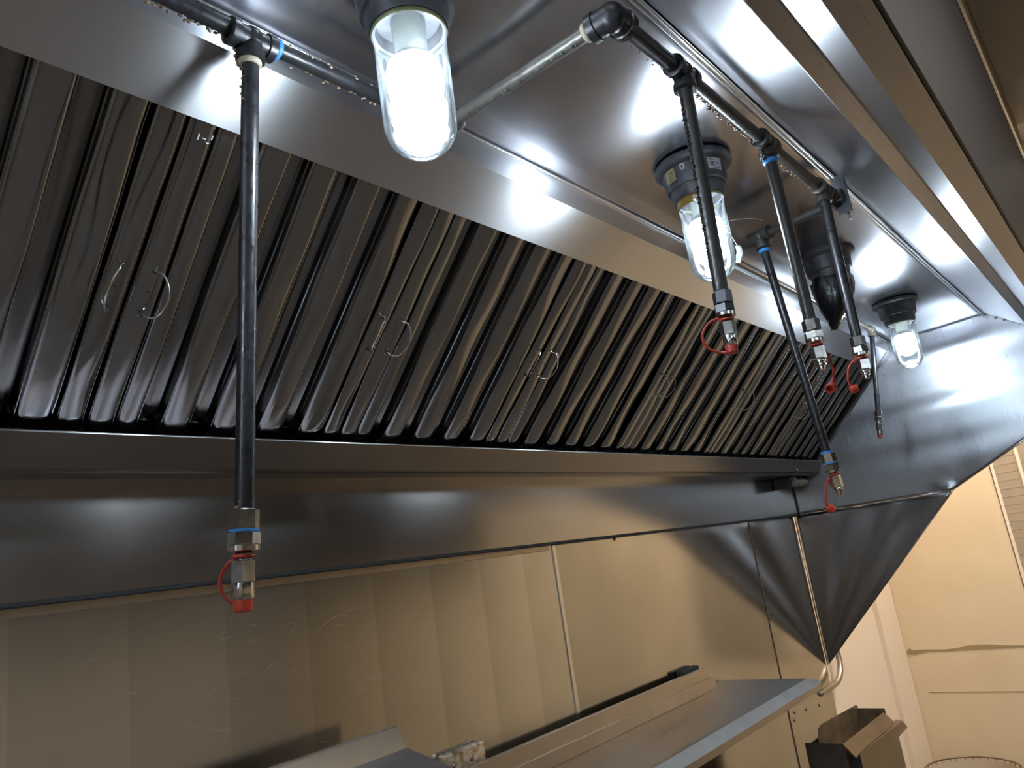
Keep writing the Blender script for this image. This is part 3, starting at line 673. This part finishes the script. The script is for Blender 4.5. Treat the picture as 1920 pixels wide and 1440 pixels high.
# unlit fixture wrapped in black film that tapers to a torn tail
t = hood_light(1.990, .500, 'unlit black fixture wrapped in torn black film, between third and fourth drops', False)
o = V(1.990, .500, .666); b = NB(); n = 28; rings = []
prof = [(.070, .050), (.090, .0505), (.115, .047), (.140, .040), (.160, .030), (.178, .019), (.195, .011), (.205, .006)]
for i, (a, r) in enumerate(prof):
    rg = []
    for k in range(n):
        an = 2*pi*k/n; rr = r*(1+.07*sin(5*an+i*.7)+.04*sin(11*an)); rg.append(b.verts.new(o+Vector((cos(an)*rr*1.0, sin(an)*rr, -a+.003*sin(3*an)))+(R2*-.026)*(i/7.0)**1.5))
    rings.append(rg)
for A_, B2 in zip(rings, rings[1:]):
    for k in range(n): b.faces.new((A_[k], A_[(k+1) % n], B2[(k+1) % n], B2[k]))
b.faces.new(rings[-1]); film = obj('black_film', b, 'bag', t, True)
b = NB()
for sgn, n0 in ((1, 5), (-1, 3)):
    pts = []
    for i in range(2, 8):
        a, r = prof[i]; pts.append(o+Vector((0, 0, -a))+R2*(sgn*(r*1.02+.0015)-.026*(i/7)**1.5)+R2*(.002*((i % 2)*2-1)))
    tube(b, pts, .0010, 6)
    for k in range(n0):
        q0 = pts[1].lerp(pts[4], k/n0); tube(b, [q0, q0+R2*(-sgn*.006)+DOWN*.010], .0007, 5)
obj('edge_glint', b, 'glint', film)  # pale metal lines put in for the glints along the film

# paper tag hanging on the rear end of the cross pipe
b = NB(); rows = []
for i in range(9):
    tt = i/8; c = V(1.385, .500, .541)+DOWN*(.034*tt)+R2*(.004*sin(tt*5)+.004*tt)
    rows.append([b.verts.new(c+R2*(k*.0042-.006)+FW*(.002*sin(k*2.0+tt*6))) for k in range(4)])
for A_, B2 in zip(rows, rows[1:]):
    for k in range(3): b.faces.new((A_[k], A_[k+1], B2[k+1], B2[k]))
r_ = bmesh.ops.solidify(b, geom=b.faces[:], thickness=.0004)
tube(b, spline([V(1.385, .500, .541), V(1.382, .510, .575), V(1.395, .52, .600), V(1.47, .50, .622), V(1.54, .49, .634)], 5), .0006, 6)
tag(obj('paper_tag', b, 'label', None, True), 'crumpled pale tag on a wire beside the second lit jar light', 'tag')

# ================================================================ shelf, counter and small wall items
# long wall shelf with rear upstand and bevelled front
sh = thing('wall_shelf', 'long stainless shelf with a bright sloping front edge, low on the back wall', 'shelf', (1.6, WY-.14, z(-.50)))
ZT = -.432; XS0, XS1 = 1.02, 2.33
bm = NB(); folded(bm, [(WY-.001, ZT), (.935, ZT), (.918, ZT-.001), (.884, ZT-.014)], XS0, XS1, .0018); obj('shelf_top', bm, 'shelf', sh)
bm = NB(); plate(bm, [V(XS0, .919, ZT+.0005), V(XS1-.002, .919, ZT+.0005), V(XS1+.004, .884, ZT-.0135), V(XS0, .884, ZT-.0135)], (0, -.0005, .0009), .8); obj('bevelled_edge', bm, 'bevel', sh)
bm = NB(); plate(bm, [V(XS0, .884, ZT-.013), V(XS1+.004, .884, ZT-.013), V(XS1+.004, .886, ZT-.030), V(XS0, .886, ZT-.030)], (0, 1, 0), .004)
plate(bm, [V(XS1+.002, .884, ZT-.013), V(XS1, .919, ZT), V(XS1, WY-.001, ZT), V(XS1, WY-.001, ZT-.03), V(XS1+.002, .886, ZT-.030)], (-1, 0, 0), .003); obj('front_apron', bm, 'shelf', sh)
bm = NB(); box(bm, (XS0, 1.160, z(ZT)), (2.195, 1.172, z(-.366)), .0015, 1); box(bm, (XS0, 1.152, z(ZT)), (2.212, 1.160, z(-.399)), .001, 1); obj('rear_upstand', bm, 'cap', sh)
bm = NB(); box(bm, (XS0, .895, z(ZT-.0285)), (XS1-.01, WY-.002, z(ZT-.0265))); obj('underside', bm, 'shelf', sh)
b = NB(); box(b, (2.065, 1.173, z(-.43)), (2.165, WY-.002, z(-.358)), .003); tag(obj('junction_box', b, 'dark'), 'small black box tucked behind the right end of the shelf upstand', 'junction box')
# counter with splash back at the lower left
co = thing('steel_counter', 'lower left counter corner with tan splash back and bluish steel top', 'counter', (.5, .95, z(-.9)))
YB = 1.118; zt = -.2145*YB
bm = NB(); plate(bm, [V(-.6, YB, -.243), V(.944, YB, -.240), V(.952, YB-.013, -.2765), V(-.6, YB-.013, -.279)], (0, .9, 0), .004); obj('splash_back', bm, 'cap', co)
bm = NB(); tube(bm, [V(-.6, YB+.001, -.243), V(.944, YB+.001, -.240)], .0022, 8); obj('splash_back_hem', bm, 'hem', co, True)
bm = NB(); plate(bm, [V(-.6, YB-.013, -.279), V(.952, YB-.013, -.2765), V(.930, .78, -.345), V(-.6, .78, -.347)], (0, 0, -1), .003); obj('counter_top', bm, 'counter', co)
bm = NB(); box(bm, (-.6, .79, z(-1.0)), (.925, YB-.01, z(-.348)), .003); obj('counter_body', bm, 'shelf', co)
# wall plate with two screws
wp = thing('wall_plate', 'grimy pale metal plate with two screws on the wall between counter and shelf', 'wall plate', (1.165, WY, z(-.40)))
ang = math.atan2(-.003, .115); bm = NB()
box(bm, (1.105, WY-.020, z(-.43)), (1.225, WY-.001, z(-.332)), .006, 3); obj('plate', bm, 'box', wp, 30)
for sx, sz in ((1.130, -.357), (1.180, -.357)):
    b = NB(); lathe(b, (sx, WY-.020, z(sz)), (0, -1, 0), [(0, .0045), (.002, .0043), (.0035, 0)], 14); obj('screw', b, 'screw', wp, True)
# bent conduit at the right end of the wall sheets
b = NB(); tube(b, spline([V(3.05, 1.170, -.622), V(3.20, 1.168, -.622), V(3.275, 1.168, -.612), V(3.335, 1.172, -.575), V(3.355, 1.178, -.50), V(3.36, 1.182, -.30), V(3.36, 1.182, .6)], 8), .0115, 16)
tag(obj('bent_conduit', b, 'conduit', None, True), 'bent grey conduit coming from behind the triangular skirt at the wall', 'conduit')
# fryer at lower right
fr = thing('fryer', 'dark greasy open fryer vessel with raised inner plate at the lower right', 'fryer', (2.5, .9, 0))
zf = -.60
bm = NB()   # outer vessel walls (open box)
y0, y1, xf0, xf1 = .846, .955, 2.292, 2.665
box(bm, (xf0, y0, z(-1.2)), (xf0+.004, y1, z(zf)), .0015, 1); obj('end_plate', bm, 'fryerdark', fr)
bm = NB(); plate(bm, [V(xf0, y0, zf), V(xf1, y0-.01, zf), V(xf1+.004, y0-.035, zf-.030), V(xf0+.004, y0-.025, zf-.034)], (0, .3, -1), .004); obj('front_rim', bm, 'fryer', fr)
bm = NB(); plate(bm, [V(xf0+.04, y0-.026, zf-.032), V(xf1+.04, y0-.030, zf-.030), V(2.699, .796, zf-.032), V(2.325, .818, zf-.033)], (0, 0, -1), .003)
plate(bm, [V(2.325, .818, zf-.033), V(2.699, .796, zf-.032), V(2.735, .796, zf-.060), V(2.64, .800, zf-.066), V(2.64, .800, zf-.5), V(2.33, .818, zf-.5)], (0, 1, 0), .003); obj('front_ledge', bm, 'fryer', fr)
bm = NB(); lathe(bm, V(2.50, .826, zf-.0322), (0, 0, 1), [(0, .010), (.0008, .010)], 16); obj('drain_hole', bm, 'dark', fr)
bm = NB(); box(bm, (xf0+.03, y0-.022, z(-1.2)), (2.60, y0+.002, z(zf-.036)), .002, 1); obj('front_wall', bm, 'dark', fr)
bm = NB(); box(bm, (xf1+.05, y0, z(-1.2)), (xf1+.054, y1, z(zf)), .001, 1); box(bm, (xf0, y1-.004, z(-1.2)), (xf1, y1, z(zf-.01)), .001, 1); box(bm, (xf0+.002, y0, z(-1.0)), (xf1-.002, y1, z(-.76))); obj('vessel', bm, 'grime', fr)
bm = NB(); plate(bm, [V(2.326, .925, zf-.06), V(2.326, .925, zf), V(2.342, .925, zf+.024), V(2.377, .925, zf+.031), V(2.698, .925, zf+.014), V(2.709, .925, zf+.007), V(2.66, .925, zf-.06)], (0, 1, 0), .003); obj('inner_plate', bm, 'grime', fr)
# round wire basket low at the right
bk = thing('wire_basket', 'round wire rimmed basket at the bottom right corner below the yellow wall', 'basket', (4.13, .95, 0))
c = V(4.12, .965, -1.168); R_ = .195
bm = NB(); tube(bm, [c+Vector((cos(k*pi/24)*R_, sin(k*pi/24)*R_, 0)) for k in range(48)], .004, 8, closed=True); obj('top_rim', bm, 'grime', bk, True)
bm = NB()
for k in range(36):
    a = 2*pi*k/36+random.uniform(-.03, .03); tube(bm, [c+Vector((cos(a)*R_, sin(a)*R_, 0)), c+Vector((cos(a)*R_*.86, sin(a)*R_*.86, -.5))], .0018, 6)
for h, s_ in ((.03, .99), (.17, .95), (.33, .91), (.5, .86)): tube(bm, [c+Vector((cos(k*pi/18)*R_*s_, sin(k*pi/18)*R_*s_, -h)) for k in range(36)], .002, 6, closed=True)
obj('wire_cage', bm, 'grime', bk, True)
bm = NB(); lathe(bm, c+Vector((0, 0, -.012)), (0, 0, -1), [(0, R_*.965), (.3, R_*.88), (.48, R_*.82), (.49, 0)], 36, caps=False); obj('liner', bm, 'louver', bk, True)
bm = NB(); box(bm, (4.0, .84, 0), (4.24, 1.09, z(-1.70)), .01)
for sx in (4.02, 4.22):
    for sy in (.86, 1.07): box(bm, (sx-.012, sy-.012, 0), (sx+.012, sy+.012, z(-1.70)))
obj('stand', bm, 'fryerdark', bk)
# louvred shutter on the yellow wall
lv = thing('louvred_shutter', 'beige slatted shutter on the yellow wall at the right edge', 'shutter', (XR-.02, .35, z(-.6)))
bm = NB(); box(bm, (XR-.013, .586, z(-.7)), (XR-.001, .600, z(.75)), .002, 1); box(bm, (XR-.03, .470, z(-.7)), (XR-.002, .485, z(.75)), .003, 1); obj('stile', bm, 'cream', lv)
bm = NB(); box(bm, (XR-.006, .5995, z(-.7)), (XR-.001, .604, z(.75))); obj('brown_edge', bm, 'grime', lv)  # thin brown strip along the outer stile
bm = NB(); k = -.7
while k < .75:
    plate(bm, [V(XR-.004, .586, k), V(XR-.012, .586, k+.036), V(XR-.012, .10, k+.036), V(XR-.004, .10, k)], (-1, 0, 0), .003); k += .0385
obj('slats', bm, 'louver', lv)

# ================================================================ added ceiling lights, unseen, to light the room and the steel
for i, (lx, ly) in enumerate(((.2, -1.5), (2.2, -1.5), (3.80, .30), (-1.6, -1.5))):
    lt = thing('added_ceiling_light', ['added square ceiling light, unseen, behind the camera', 'added square ceiling light, unseen, over the aisle to the right', 'added square ceiling light, unseen, brightening the yellow wall', 'added square ceiling light, unseen, over the left aisle'][i], 'ceiling light', (lx, ly, z(1.32)), 'added square ceiling lights')
    b = NB(); box(b, (lx-.32, ly-.32, z(1.285)), (lx+.32, ly+.32, z(1.32)), .005); obj('frame', b, 'fixture', lt)
    b = NB(); box(b, (lx-.28, ly-.28, z(1.279)), (lx+.28, ly+.28, z(1.286))); obj('diffuser', b, 'diffuser_bright' if i == 2 else 'diffuser', lt)
